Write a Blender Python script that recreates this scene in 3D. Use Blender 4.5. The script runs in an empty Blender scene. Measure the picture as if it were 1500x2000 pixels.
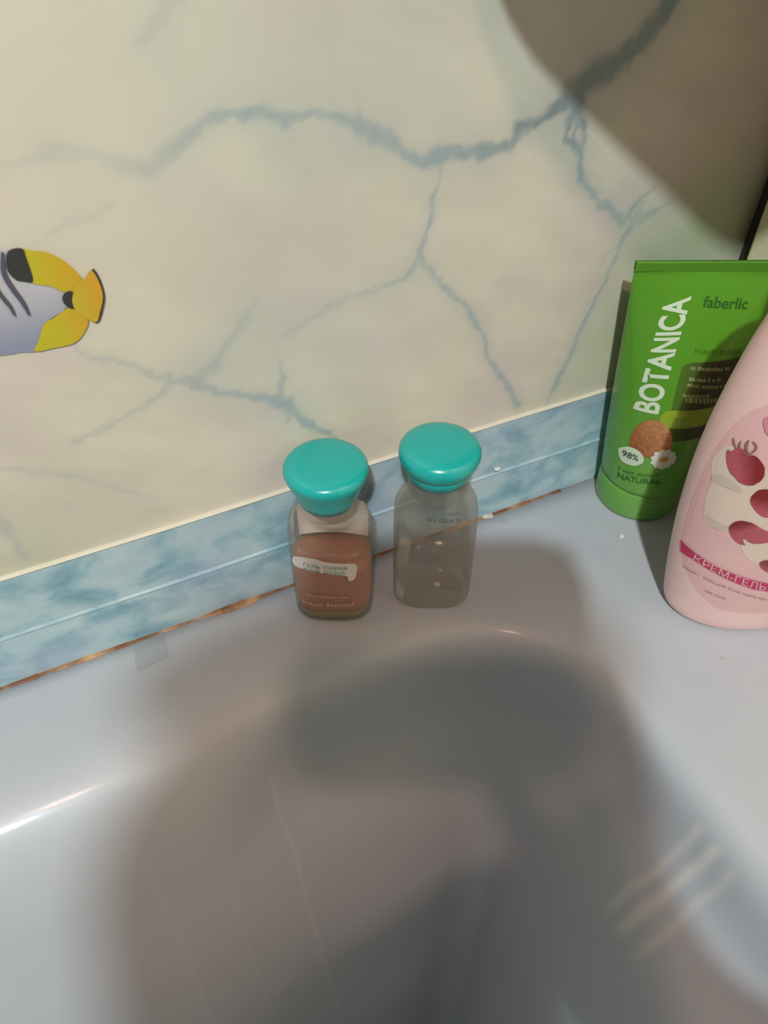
import bpy, bmesh, math, random
import numpy as np
from mathutils import Vector, Matrix
from mathutils.bvhtree import BVHTree
random.seed(4)
SC = bpy.context.scene
COL = SC.collection

# ------------------------------------------------------------------ camera
CAM = Vector((-.2903, -.2326, .284))
TH = math.radians(64.5)
HX = Vector((math.cos(TH), math.sin(TH), 0)); ZU = Vector((0, 0, 1)); S2 = math.sqrt(.5)
CR = Vector((math.sin(TH), -math.cos(TH), 0)); CF = S2*HX - S2*ZU; CU = S2*HX + S2*ZU
cam = bpy.data.cameras.new('camera'); camo = bpy.data.objects.new('camera', cam); COL.objects.link(camo)
cam.sensor_fit = 'VERTICAL'; cam.sensor_height = 24; cam.lens = 1500/2000*24
cam.clip_start = .004; cam.clip_end = 20
camo.matrix_world = Matrix(((CR.x, CU.x, -CF.x, CAM.x), (CR.y, CU.y, -CF.y, CAM.y), (CR.z, CU.z, -CF.z, CAM.z), (0, 0, 0, 1)))
cam.dof.use_dof = True; cam.dof.focus_distance = .30; cam.dof.aperture_fstop = 11
SC.camera = camo

# ------------------------------------------------------------------ light
def ray(px, py): return (CR*(px-750) - CU*(py-1000) + CF*1500).normalized()
world = bpy.data.worlds.new('world'); SC.world = world; world.use_nodes = True
# dim ceiling overhead, brighter walls of the room around
_wt = world.node_tree; _bg = _wt.nodes['Background']; _tc = _wt.nodes.new('ShaderNodeTexCoord'); _sp = _wt.nodes.new('ShaderNodeSeparateXYZ'); _mr = _wt.nodes.new('ShaderNodeMapRange')
_mr.interpolation_type = 'SMOOTHSTEP'; _mr.inputs[1].default_value = .15; _mr.inputs[2].default_value = .75; _mr.inputs[3].default_value = .33; _mr.inputs[4].default_value = .01
_wt.links.new(_tc.outputs['Generated'], _sp.inputs[0]); _wt.links.new(_sp.outputs['Z'], _mr.inputs[0]); _wt.links.new(_mr.outputs[0], _bg.inputs[1])
_bg.inputs[0].default_value = (.95, 1.0, .90, 1)
def lamp(name, loc, energy, color, size):
    l = bpy.data.lights.new(name, 'POINT'); l.energy = energy; l.color = color; l.shadow_soft_size = size
    o = bpy.data.objects.new(name, l); o.location = loc; COL.objects.link(o); return o
L_POS = CAM - ray(823, 1153)*2.0
lamp('ceiling_lamp', L_POS, 165, (.82, .98, 1.0), .035)
lamp('warm_lamp', (-.63, -.85, 1.48), 30, (1.0, .60, .48), .035)
SC.view_settings.view_transform = 'Standard'; SC.view_settings.look = 'None'
SC.view_settings.exposure = 0; SC.view_settings.gamma = 1; SC.view_settings.use_curve_mapping = False

# ------------------------------------------------------------------ helpers
def on_y(px, py, y=0):
    d = ray(px, py); return CAM + d*((y-CAM.y)/d.y)
def on_z(px, py, z=0):
    d = ray(px, py); return CAM + d*((z-CAM.z)/d.z)

def mat(name, color=(.8, .8, .8), rough=.5, **kw):
    color = tuple(c*.8 for c in color); m = bpy.data.materials.new(name); m.use_nodes = True
    b = m.node_tree.nodes['Principled BSDF']
    b.inputs['Base Color'].default_value = (*color, 1); b.inputs['Roughness'].default_value = rough
    for k, v in kw.items():
        b.inputs[k.replace('_', ' ')].default_value = v
    # faint procedural unevenness of the colour
    nt = m.node_tree
    tc = nt.nodes.new('ShaderNodeTexCoord'); nz = nt.nodes.new('ShaderNodeTexNoise'); nz.inputs['Scale'].default_value = 90
    hs = nt.nodes.new('ShaderNodeHueSaturation'); hs.inputs['Color'].default_value = (*color, 1)
    mr = nt.nodes.new('ShaderNodeMapRange'); mr.inputs[3].default_value = .95; mr.inputs[4].default_value = 1.05
    nt.links.new(tc.outputs['Object'], nz.inputs['Vector']); nt.links.new(nz.outputs['Fac'], mr.inputs[0])
    nt.links.new(mr.outputs[0], hs.inputs['Value']); nt.links.new(hs.outputs[0], b.inputs['Base Color'])
    return m
def attr_mat(name, rough=.5, **kw):
    m = bpy.data.materials.new(name); m.use_nodes = True
    nt = m.node_tree; b = nt.nodes['Principled BSDF']; b.inputs['Roughness'].default_value = rough
    for k, v in kw.items():
        b.inputs[k.replace('_', ' ')].default_value = v
    a = nt.nodes.new('ShaderNodeAttribute'); a.attribute_name = 'Col'
    nt.links.new(a.outputs['Color'], b.inputs['Base Color']); return m

def link(name, me, m=None, parent=None):
    o = bpy.data.objects.new(name, me); COL.objects.link(o)
    if m: me.materials.append(m)
    if parent:
        o.parent = parent; o.matrix_parent_inverse = Matrix.Translation(-parent.location)
    return o
def from_bm(name, bm, m=None, parent=None, smooth=True):
    me = bpy.data.meshes.new(name); bm.to_mesh(me); bm.free()
    if smooth: me.polygons.foreach_set('use_smooth', [True]*len(me.polygons))
    return link(name, me, m, parent)
def empty(name, loc, label, cat, group=None):
    o = bpy.data.objects.new(name, None); o.empty_display_size = .01; COL.objects.link(o); o.location = loc
    o['label'] = label; o['category'] = cat
    if group: o['group'] = group
    return o
def tag(o, label, cat, group=None):
    o['label'] = label; o['category'] = cat
    if group: o['group'] = group
    return o
def structure(o): o['kind'] = 'structure'; return o

def grid_mesh(P, cyclic_u=False, cap0=False, cap1=False):
    """P[j][i] rows of points -> bmesh; i is the ring direction."""
    bm = bmesh.new(); V = [[bm.verts.new(p) for p in row] for row in P]
    n = len(P[0])
    for j in range(len(P)-1):
        for i in range(n if cyclic_u else n-1):
            a, b = i, (i+1) % n
            bm.faces.new((V[j][a], V[j][b], V[j+1][b], V[j+1][a]))
    if cap0: bm.faces.new(list(reversed(V[0])))
    if cap1: bm.faces.new(V[-1])
    bm.normal_update(); return bm
def lathe(profile, c, n=72):
    return grid_mesh([[(c[0]+r*math.cos(2*math.pi*i/n), c[1]+r*math.sin(2*math.pi*i/n), z) for i in range(n)] for r, z in profile], True, True, True)
def box_bm(x0, x1, y0, y1, z0, z1, bevel=0, seg=2):
    bm = bmesh.new(); bmesh.ops.create_cube(bm, size=1)
    for v in bm.verts: v.co = ((x0+x1)/2+v.co.x*(x1-x0), (y0+y1)/2+v.co.y*(y1-y0), (z0+z1)/2+v.co.z*(z1-z0))
    if bevel: bmesh.ops.bevel(bm, geom=bm.edges[:], offset=bevel, segments=seg, affect='EDGES', profile=.5)
    return bm

def vnoise(x, y, seed=0):
    xi = np.floor(x).astype(np.int64); yi = np.floor(y).astype(np.int64); fx = x-xi; fy = y-yi
    fx = fx*fx*(3-2*fx); fy = fy*fy*(3-2*fy)
    def h(a, b):
        n = (a*374761393 + b*668265263 + seed*144665) & 0xffffffff
        n = ((n ^ (n >> 13))*1274126177) & 0xffffffff
        return ((n ^ (n >> 16)) & 0xffff)/65535.
    return (h(xi, yi)*(1-fx)+h(xi+1, yi)*fx)*(1-fy)+(h(xi, yi+1)*(1-fx)+h(xi+1, yi+1)*fx)*fy
def fbm(x, y, oct=4, seed=0):
    s = 0; a = .5; t = 0
    for k in range(oct):
        s = s+a*vnoise(x*2**k+17*k, y*2**k-9*k, seed+k); t += a; a *= .5
    return s/t
def srgb(*c): return np.array([(v/255/12.92 if v/255 <= .04045 else ((v/255+.055)/1.055)**2.4) for v in c])

# ------------------------------------------------------------------ back wall with printed marble
base = np.array([.76, .70, .585])
VEINCOL = np.array([.37, .46, .50])
def W(px, py):
    p = on_y(px, py); return (p.x, p.z)
veins = [
 [(-150,350,12,.3),(0,330,14,.18),(50,322,14,.22),(100,298,22,.28),(180,300,14,.22),(240,325,22,.3),(300,325,24,.42),(345,288,24,.6),(400,245,20,.62),(440,222,18,.72),(510,215,15,.8),(560,230,20,.85),(610,224,12,.7),(660,228,15,.75),(700,248,26,.85),(750,268,28,.9),(790,302,15,.9),(830,315,20,.95),(862,303,32,.95),(900,297,22,.9),(950,300,26,.95),(1000,285,18,.85),(1015,252,26,.9),(1050,235,16,.85),(1085,208,22,.9),(1120,185,44,1),(1150,152,48,1),(1200,125,40,1),(1250,80,34,1),(1290,30,32,1),(1330,-30,30,1),(1420,-140,30,1)],
 [(862,310,16,.8),(862,345,8,.6),(845,400,11,.75),(837,450,9,.7),(818,500,11,.75)],
 [(818,500,10,.75),(850,545,9,.8),(880,575,10,.75),(920,610,10,.8),(942,650,11,.8),(952,700,10,.75),(975,730,14,.8),(1000,765,13,.85),(1015,792,9,.8)],
 [(818,500,9,.7),(795,537,10,.65),(740,560,14,.45),(690,578,9,.35),(640,600,9,.35),(585,635,8,.35),(545,660,6,.25)],
 [(1120,170,40,.9),(1128,215,34,.95),(1108,245,9,.8),(1104,268,12,.8),(1122,285,18,.9),(1132,300,14,.95),(1133,350,12,.9),(1160,372,10,.8),(1167,398,9,.65),(1200,412,16,.75),(1215,440,15,.7),(1245,400,14,.8),(1278,360,5,.4)],
 [(1128,215,20,.9),(1122,262,7,.7),(1122,285,10,.8)],
 [(1128,215,24,.9),(1141,250,9,.85),(1138,282,14,.85)],
 [(1180,392,8,.7),(1205,418,18,.7),(1240,432,12,.5),(1272,420,16,.65),(1310,392,10,.5)],
 [(1258,395,10,.5),(1225,455,8,.8),(1200,512,8,.75),(1165,582,7,.75),(1140,630,12,.75),(1110,700,12,.75),(1090,742,13,.85),(1072,780,10,.7)],
 [(1240,440,7,.5),(1222,470,5,.6),(1190,495,6,.5),(1175,520,5,.3)],
 [(60,600,6,.3),(150,678,5,.35),(185,700,6,.45),(240,705,9,.45),(300,735,12,.55),(340,745,15,.55),(375,745,17,.75),(430,765,11,.6),(500,775,13,.75),(530,783,22,.9),(560,790,24,.95),(590,820,20,.85),(630,842,12,.8),(690,880,10,.7)],
 [(560,790,14,.7),(562,825,7,.6)],
 [(340,745,14,.45),(300,780,10,.42),(240,820,9,.42),(190,845,9,.4),(140,868,9,.35)],
 [(390,745,26,.5),(420,715,24,.5),(440,680,18,.4),(475,625,16,.42),(500,580,10,.2)],
 [(550,785,14,.8),(551,740,13,.7),(545,700,6,.25),(540,660,6,.2)],
 [(-100,905,8,.3),(0,915,7,.35),(80,922,6,.35),(150,933,7,.35),(250,960,8,.32),(310,975,8,.15)],
 [(-40,980,22,.35),(5,1020,22,.4),(28,1060,16,.4),(50,1095,10,.3)],
 [(60,480,6,.1),(130,440,7,.22),(180,425,7,.2),(220,395,7,.15)],
 [(-500,200,14,.6),(-350,120,20,.7),(-200,220,16,.5),(-150,350,12,.4)],
 [(-500,700,12,.5),(-300,760,14,.5),(-100,905,10,.4)],
 [(1420,-140,28,.9),(1300,-400,22,.9),(1000,-520,20,.8),(700,-420,18,.7),(300,-600,16,.7)],
 [(700,-420,14,.6),(500,-200,10,.4),(280,80,18,.25)],
]
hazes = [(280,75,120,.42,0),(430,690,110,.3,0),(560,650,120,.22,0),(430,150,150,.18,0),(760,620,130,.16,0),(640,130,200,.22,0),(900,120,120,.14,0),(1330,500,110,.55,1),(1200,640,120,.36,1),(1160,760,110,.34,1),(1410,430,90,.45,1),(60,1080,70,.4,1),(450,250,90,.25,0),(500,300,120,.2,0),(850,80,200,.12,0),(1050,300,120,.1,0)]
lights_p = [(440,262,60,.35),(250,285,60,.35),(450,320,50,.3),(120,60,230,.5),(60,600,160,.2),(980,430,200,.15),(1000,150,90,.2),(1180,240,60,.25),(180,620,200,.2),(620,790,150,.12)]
def wall_colour(X, Z):
    wx = (fbm(X*55, Z*55, 4, 3)-.5)*.010; wz = (fbm(X*55, Z*55, 4, 8)-.5)*.010
    wx2 = (fbm(X*330, Z*330, 3, 13)-.5)*.0032; wz2 = (fbm(X*330, Z*330, 3, 18)-.5)*.0032
    x = X+wx2+wx*.25; z = Z+wz2+wz*.25
    C_ = np.empty(X.shape+(3,)); C_[:] = base
    m1 = fbm(X*16+3, Z*16, 4, 21)[..., None]; m2 = fbm(X*30+Z*12, Z*44, 4, 31)[..., None]
    C_ = C_*(1+(m1-.5)*.20) * (1+(m2-.5)*np.array([.16, .17, .10]))
    pink = np.clip((fbm(X*34+9, Z*34, 4, 41)-.38)*3.2, 0, 1)[..., None]
    C_ = C_*(1-pink) + C_*np.array([.985, .93, 1.03])*pink
    mottle = (fbm(X*60+Z*95, Z*60-X*20, 4, 47)[..., None]-.5)*.16; C_ = C_*(1+mottle)  # random slanted tone variation of the panel print
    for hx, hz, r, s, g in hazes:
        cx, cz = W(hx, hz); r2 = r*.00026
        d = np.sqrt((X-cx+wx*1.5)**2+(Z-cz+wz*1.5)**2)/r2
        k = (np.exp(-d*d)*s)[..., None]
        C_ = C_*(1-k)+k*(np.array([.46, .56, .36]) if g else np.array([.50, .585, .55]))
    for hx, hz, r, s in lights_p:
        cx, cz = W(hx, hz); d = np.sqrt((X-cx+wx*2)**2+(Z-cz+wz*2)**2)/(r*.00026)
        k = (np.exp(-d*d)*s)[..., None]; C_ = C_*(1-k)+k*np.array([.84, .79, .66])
    A = np.zeros(X.shape); Ah = np.zeros(X.shape)
    for v in veins:
        pts = [(*W(a, b), w*.00025*.5, s) for a, b, w, s in v]
        for (x0, z0, w0, s0), (x1, z1, w1, s1) in zip(pts[:-1], pts[1:]):
            dx, dz = x1-x0, z1-z0; L2 = dx*dx+dz*dz+1e-12
            t = np.clip(((x-x0)*dx+(z-z0)*dz)/L2, 0, 1)
            d = np.sqrt((x-x0-t*dx)**2+(z-z0-t*dz)**2); w = w0+(w1-w0)*t; s = s0+(s1-s0)*t
            A = np.maximum(A, s*np.clip(1.35-d/w*.9, 0, 1)); Ah = np.maximum(Ah, s*.26*np.exp(-(d/(w*3.2))**2))
    tex = .72+.5*fbm(X*260, Z*260, 3, 55)
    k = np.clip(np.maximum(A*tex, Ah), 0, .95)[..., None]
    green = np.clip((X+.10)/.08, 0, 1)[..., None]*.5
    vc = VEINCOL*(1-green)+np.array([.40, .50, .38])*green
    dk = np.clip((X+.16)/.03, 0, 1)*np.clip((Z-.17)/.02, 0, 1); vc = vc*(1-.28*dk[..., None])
    return np.clip(C_*(1-k)+vc*k, 0, 1)

fx = np.linspace(-.56, .012, 620); fz = np.linspace(.045, .37, 360)
gx = np.concatenate([np.linspace(-1.6, -.575, 60), fx]); gz = np.concatenate([np.linspace(-.02, .04, 4), fz, np.linspace(.39, 1.3, 50)])
X, Z = np.meshgrid(gx, gz); nx, nz_ = len(gx), len(gz)
ny = nx*nz_
# one solid panel: front sheet y=0 plus a back sheet, so that it has thickness
verts = np.stack([X, np.zeros_like(X), Z], -1).reshape(-1, 3)
idx = np.arange(ny).reshape(nz_, nx)
quads = np.stack([idx[:-1, :-1], idx[:-1, 1:], idx[1:, 1:], idx[1:, :-1]], -1).reshape(-1, 4)
corner = np.array([[gx[0], .012, gz[0]], [gx[-1], .012, gz[0]], [gx[-1], .012, gz[-1]], [gx[0], .012, gz[-1]]])
verts = np.concatenate([verts, corner])
faces = quads.tolist()+[[ny+3, ny+2, ny+1, ny], [idx[0, -1], ny+1, ny+2, idx[-1, -1]], [idx[0, 0], idx[-1, 0], ny+3, ny], [idx[-1, 0], idx[-1, -1], ny+2, ny+3], [idx[0, -1], idx[0, 0], ny, ny+1]]
me = bpy.data.meshes.new('wall_back'); me.from_pydata(verts.tolist(), [], faces)
ca = me.color_attributes.new('Col', 'FLOAT_COLOR', 'POINT')
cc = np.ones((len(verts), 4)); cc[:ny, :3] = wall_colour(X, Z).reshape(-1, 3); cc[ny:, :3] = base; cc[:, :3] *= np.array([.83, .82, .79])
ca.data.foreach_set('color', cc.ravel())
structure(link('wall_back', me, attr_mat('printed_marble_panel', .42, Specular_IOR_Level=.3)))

# right wall panel, with a dark open joint of a few millimetres at the corner
def right_wall_mat():
    m = mat('beige_panel', (1.16, 1.01, .68), .45); return m
structure(from_bm('wall_right', box_bm(0, .012, -1.4, -.0065, -.02, 1.3, .0015), right_wall_mat(), smooth=False))
structure(from_bm('trim_corner_shade', box_bm(.0035, .0115, -.0066, -.0005, .0, 1.3), mat('painted_corner_shade', (.05, .04, .025), .8), smooth=False))  # dark bar painting the shade inside the corner joint
structure(from_bm('floor', box_bm(-2.2, .3, -2.4, .05, -.64, -.6), mat('grey_floor_tile', (.35, .33, .3), .4), smooth=False))

# ------------------------------------------------------------------ blue marble sealing strip
def strip_mat():
    m = bpy.data.materials.new('blue_marble_strip'); m.use_nodes = True; nt = m.node_tree; N = nt.nodes; Lk = nt.links
    b = N['Principled BSDF']; b.inputs['Roughness'].default_value = .25
    tc = N.new('ShaderNodeTexCoord'); mp = N.new('ShaderNodeMapping'); mp.inputs['Scale'].default_value = (1, 1, 1.5)
    n1 = N.new('ShaderNodeTexNoise'); n1.inputs['Scale'].default_value = 42; n1.inputs['Detail'].default_value = 5; n1.inputs['Distortion'].default_value = .35
    n1.inputs['Roughness'].default_value = .55
    r1 = N.new('ShaderNodeValToRGB'); e = r1.color_ramp.elements
    e[0].position = .27; e[0].color = (0.148, 0.304, 0.378, 1); e[1].position = .80; e[1].color = (0.527, 0.630, 0.637, 1)
    x = r1.color_ramp.elements.new(.43); x.color = (0.271, 0.431, 0.499, 1); x = r1.color_ramp.elements.new(.53); x.color = (0.394, 0.530, 0.568, 1)
    n2 = N.new('ShaderNodeTexNoise'); n2.inputs['Scale'].default_value = 14; n2.inputs['Detail'].default_value = 2
    mx = N.new('ShaderNodeMixRGB'); mx.inputs[2].default_value = (0.363, 0.404, 0.533, 1)
    mr = N.new('ShaderNodeMapRange'); mr.inputs[1].default_value = .45; mr.inputs[2].default_value = .7; mr.inputs[4].default_value = .6
    Lk.new(tc.outputs['Object'], mp.inputs[0]); Lk.new(mp.outputs[0], n1.inputs['Vector']); Lk.new(mp.outputs[0], n2.inputs['Vector'])
    Lk.new(n1.outputs['Fac'], r1.inputs[0]); Lk.new(n2.outputs['Fac'], mr.inputs[0]); Lk.new(mr.outputs[0], mx.inputs[0])
    Lk.new(r1.outputs[0], mx.inputs[1]); Lk.new(mx.outputs[0], b.inputs['Base Color']); return m
def strip_profile(pts, x0, x1, name, m, n=140, wob=.00025):
    rows = []
    for y, z in pts:
        rows.append([(x0+(x1-x0)*i/n, y+wob*math.sin(i*.7+z*200)*.3, z+wob*math.sin(i*.31)) for i in range(n+1)])
    return from_bm(name, grid_mesh(rows), m, smooth=False)
SM = strip_mat()
strip = strip_profile([(0, 0.0002), (-.0017, 0.0002), (-.0016, .012), (-.0016, .0278), (-.0023, .0287), (-.0016, .0297), (-.0015, .045), (-.0015, .0598), (0, .0600)], -1.6, .003, 'trim_1', SM); structure(strip)
edge = strip_profile([(0, .0599), (-.0019, .0600), (-.0020, .0604), (-.0012, .0607), (0, .0608)], -1.6, .003, 'trim_2', mat('cream_edge_bead', (.80, .74, .60), .4)); structure(edge)
fold = strip_profile([(-.0016, .0283), (-.0024, .0285), (-.0024, .0287), (-.0016, .0289)], -1.6, .003, 'trim_3', mat('pale_fold_line', (.46, .58, .64), .5), wob=.0003); structure(fold)
# rusty old sealant along the foot of the strip
n = 700; rows = [[], [], [], []]
for i in range(n+1):
    x = -.62+.60*i/n
    nz = float(fbm(np.array([x*60.]), np.array([1.3]), 3, 5)[0]); nn = float(fbm(np.array([x*300.]), np.array([4.3]), 2, 9)[0])
    w = .0006+.0026*max(0, nz-.28)+.0009*(nn-.3)
    if -.272 < x < -.245: w += .0016*math.sin((x+.272)/.027*math.pi)
    if x > -.075: w *= .15
    w = max(w, .0002)
    rows[0].append((x, -.0010, w*.55)); rows[1].append((x, -.0018-w*.35, w*.45)); rows[2].append((x, -.0018-w*.75, w*.28)); rows[3].append((x, -.0018-w, .0000))
def rust_mat():
    m = mat('rusty_sealant', (.36, .15, .05), .6); nt = m.node_tree
    tc = nt.nodes.new('ShaderNodeTexCoord'); nz = nt.nodes.new('ShaderNodeTexNoise'); nz.inputs['Scale'].default_value = 120; nz.inputs['Detail'].default_value = 4
    nz.inputs['Scale'].default_value = 70; r = nt.nodes.new('ShaderNodeValToRGB'); e = r.color_ramp.elements; e[0].position = .42; e[0].color = (0.160, 0.056, 0.020, 1); e[1].position = .68; e[1].color = (0.496, 0.288, 0.136, 1)
    nt.links.new(tc.outputs['Object'], nz.inputs['Vector']); nt.links.new(nz.outputs['Fac'], r.inputs[0]); nt.links.new(r.outputs[0], nt.nodes['Principled BSDF'].inputs['Base Color']); return m
structure(from_bm('trim_4', grid_mesh(rows), rust_mat()))

# ------------------------------------------------------------------ bathtub
def rrect(x0, x1, y0, y1, r, step=.004):
    pts = []
    def line(a, b):
        d = math.dist(a, b); k = max(1, int(d/step))
        for i in range(k): pts.append((a[0]+(b[0]-a[0])*i/k, a[1]+(b[1]-a[1])*i/k, ))
    def arc(cx, cy, a0, a1):
        k = max(4, int(r*abs(a1-a0)/step))
        for i in range(k):
            a = a0+(a1-a0)*i/k; pts.append((cx+r*math.cos(a), cy+r*math.sin(a)))
    line((x0+r, y1), (x1-r, y1)); arc(x1-r, y1-r, math.pi/2, 0); line((x1, y1-r), (x1, y0+r)); arc(x1-r, y0+r, 0, -math.pi/2)
    line((x1-r, y0), (x0+r, y0)); arc(x0+r, y0+r, -math.pi/2, -math.pi); line((x0, y0+r), (x0, y1-r)); arc(x0+r, y1-r, math.pi, math.pi/2)
    return pts
IX0, IX1, IY0, IY1, IR = -1.46, -.108, -.62, -.043, .082
inner = rrect(IX0, IX1, IY0, IY1, IR)
def inset(p, d):
    cx = min(max(p[0], IX0+IR), IX1-IR); cy = min(max(p[1], IY0+IR), IY1-IR)
    v = Vector((p[0]-cx, p[1]-cy)); L = v.length or 1
    if L < 1e-6: return p
    # shrink towards the corner centre, or the middle when the inset is larger than the radius
    mx, my = (IX0+IX1)/2, (IY0+IY1)/2
    if d <= IR*.8: return (p[0]-v.x/L*d, p[1]-v.y/L*d)
    q = inset(p, IR*.8); e = (d-IR*.8)
    return (q[0]-(q[0]-mx)*e/((IX1-IX0)/2-IR*.8), q[1]-(q[1]-my)*e/((IY1-IY0)/2-IR*.8))
OX0, OX1, OY0, OY1 = -1.56, -.001, -.70, -.0012
def outer(p, f):
    mx, my = (IX0+IX1)/2, (IY0+IY1)/2; dx, dy = p[0]-mx, p[1]-my
    # direction of outline normal mixed to hit the rectangle
    cx = min(max(p[0], IX0+IR), IX1-IR); cy = min(max(p[1], IY0+IR), IY1-IR)
    v = Vector((p[0]-cx, p[1]-cy)).normalized(); t = 9
    if v.x > 1e-6: t = min(t, (OX1-p[0])/v.x)
    if v.x < -1e-6: t = min(t, (OX0-p[0])/v.x)
    if v.y > 1e-6: t = min(t, (OY1-p[1])/v.y)
    if v.y < -1e-6: t = min(t, (OY0-p[1])/v.y)
    return (p[0]+v.x*t*f, p[1]+v.y*t*f)
rings = []
rings.append([(*outer(p, 1), -.5) for p in inner]); rings.append([(*outer(p, 1), -.03) for p in inner]); rings.append([(*outer(p, 1), -.002) for p in inner])
for f in (.995, .8, .6, .4, .2, .1): rings.append([(*outer(p, f), -.0006*(1-f)) for p in inner])
prof = [(0, -.0008), (.004, -.0012), (.008, -.0022), (.012, -.0045), (.0150, -.008), (.0168, -.012), (.0180, -.017), (.0188, -.023), (.0196, -.031), (.0212, -.040), (.0245, -.050), (.030, -.059),
        (.037, -.068), (.044, -.078), (.051, -.091), (.058, -.108), (.066, -.13), (.073, -.16), (.08, -.2), (.088, -.25), (.096, -.3), (.105, -.34), (.12, -.37), (.15, -.39), (.2, -.4), (.26, -.4)]
soft = [0, .005, .010, .016, .0215, .026, .0305, .035, .040, .045, .0495, .054, .058, .063, .068, .074]
def edge_w(p):                                # the rolled edge is broader along the left of the back side
    t = min(max((p[0]+.315)/.07, 0), 1); t = t*t*(3-2*t); return 1 if p[1] < -.3 else t
for k, (d, z) in enumerate(prof):
    ds = soft[k] if k < len(soft) else max(d, .074+.007*(k-len(soft)+1))
    rings.append([(*inset(p, d*edge_w(p)+ds*(1-edge_w(p))), z) for p in inner])
bm = grid_mesh(rings, True, False, True); bmesh.ops.recalc_face_normals(bm, faces=bm.faces)
def tub_mat():
    m = bpy.data.materials.new('pale_enamel'); m.use_nodes = True; nt = m.node_tree; N = nt.nodes; Lk = nt.links
    b = N['Principled BSDF']; b.inputs['Roughness'].default_value = .5; b.inputs['Coat Weight'].default_value = .12; b.inputs['Coat Roughness'].default_value = .1
    geo = N.new('ShaderNodeNewGeometry'); cur = None
    base_ = N.new('ShaderNodeValToRGB'); nz = N.new('ShaderNodeTexNoise'); nz.inputs['Scale'].default_value = 9; nz.inputs['Detail'].default_value = 5
    e = base_.color_ramp.elements; e[0].position = .3; e[0].color = (0.382, 0.408, 0.452, 1); e[1].position = .7; e[1].color = (0.427, 0.439, 0.471, 1)
    Lk.new(geo.outputs['Position'], nz.inputs['Vector']); Lk.new(nz.outputs['Fac'], base_.inputs[0]); cur = base_.outputs[0]
    def spot(p, r, col, s, soft=.5):
        nonlocal cur
        d = N.new('ShaderNodeVectorMath'); d.operation = 'DISTANCE'; d.inputs[1].default_value = p
        w = N.new('ShaderNodeVectorMath'); w.operation = 'MULTIPLY_ADD'; nn = N.new('ShaderNodeTexNoise'); nn.inputs['Scale'].default_value = .7/r
        w.inputs[1].default_value = (r, r, 0); 
        Lk.new(geo.outputs['Position'], nn.inputs['Vector']); Lk.new(nn.outputs['Color'], w.inputs[0]); Lk.new(geo.outputs['Position'], w.inputs[2])
        off = Vector(p)+Vector((r*.5, r*.5, 0)); d.inputs[1].default_value = off
        Lk.new(w.outputs[0], d.inputs[0])
        mr = N.new('ShaderNodeMapRange'); mr.inputs[1].default_value = r; mr.inputs[2].default_value = r*soft; mr.inputs[3].default_value = 0; mr.inputs[4].default_value = s
        Lk.new(d.outputs['Value'], mr.inputs[0])
        mx = N.new('ShaderNodeMixRGB'); Lk.new(mr.outputs[0], mx.inputs[0]); Lk.new(cur, mx.inputs[1]); mx.inputs[2].default_value = (*col, 1); cur = mx.outputs[0]
    p = on_z(1410, 1284); spot(p, .0010, (.38, .24, .10), .8)
    p = on_z(1240, 1085); spot(p, .006, (.42, .42, .36), .35, .2)
    p = on_z(1270, 1120); spot(p, .003, (.38, .37, .32), .3, .2)
    p = on_z(985, 1018); spot(p, .003, (.30, .26, .22), .4, .2)
    p = on_z(1490, 1335); spot(p, .002, (.4, .36, .33), .4, .2)
    # vertical streaks: painted lamp reflections on the end wall, dried soap on the back
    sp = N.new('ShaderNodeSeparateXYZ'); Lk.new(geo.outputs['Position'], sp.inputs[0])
    def streak(axis, c0, w, z0, z1, side, col, s):
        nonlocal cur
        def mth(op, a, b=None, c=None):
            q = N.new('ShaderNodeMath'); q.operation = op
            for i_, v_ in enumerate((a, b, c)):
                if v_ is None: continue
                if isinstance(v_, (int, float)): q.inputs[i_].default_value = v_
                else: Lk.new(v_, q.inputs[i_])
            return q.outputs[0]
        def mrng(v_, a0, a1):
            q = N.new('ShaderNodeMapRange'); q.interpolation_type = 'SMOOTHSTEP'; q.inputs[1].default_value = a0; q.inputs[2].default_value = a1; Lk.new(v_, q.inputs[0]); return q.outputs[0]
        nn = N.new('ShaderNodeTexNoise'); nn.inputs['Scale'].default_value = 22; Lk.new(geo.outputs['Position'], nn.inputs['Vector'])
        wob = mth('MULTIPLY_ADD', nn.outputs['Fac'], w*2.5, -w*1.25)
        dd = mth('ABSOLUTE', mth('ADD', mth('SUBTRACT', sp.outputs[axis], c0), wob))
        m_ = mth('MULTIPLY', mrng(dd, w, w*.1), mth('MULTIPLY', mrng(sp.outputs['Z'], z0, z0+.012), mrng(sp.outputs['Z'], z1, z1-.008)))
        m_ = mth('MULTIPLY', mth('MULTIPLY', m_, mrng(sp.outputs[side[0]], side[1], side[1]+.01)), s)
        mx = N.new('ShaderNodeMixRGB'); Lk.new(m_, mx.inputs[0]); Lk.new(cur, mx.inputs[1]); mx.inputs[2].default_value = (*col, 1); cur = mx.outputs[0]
    SOAP_AND_GLINT = (.66, .65, .60)
    for c0, w, s_ in ((-.172, .0034, .40), (-.181, .0042, .55), (-.191, .0034, .34)): streak('Y', c0, w, -.085, -.010, ('X', -.17), SOAP_AND_GLINT, s_)  # pale bands imitating lamp reflections on the basin end wall
    for c0, w, z1, s_ in ((-.268, .0018, -.035, .16), (-.300, .0016, -.045, .07), (-.325, .0020, -.028, .08)): streak('X', c0, w, -.22, z1, ('Y', -.2), SOAP_AND_GLINT, s_)
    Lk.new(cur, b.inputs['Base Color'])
    # faint wear in the gloss
    n3 = N.new('ShaderNodeTexNoise'); n3.inputs['Scale'].default_value = 60; n3.inputs['Detail'].default_value = 6
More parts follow.
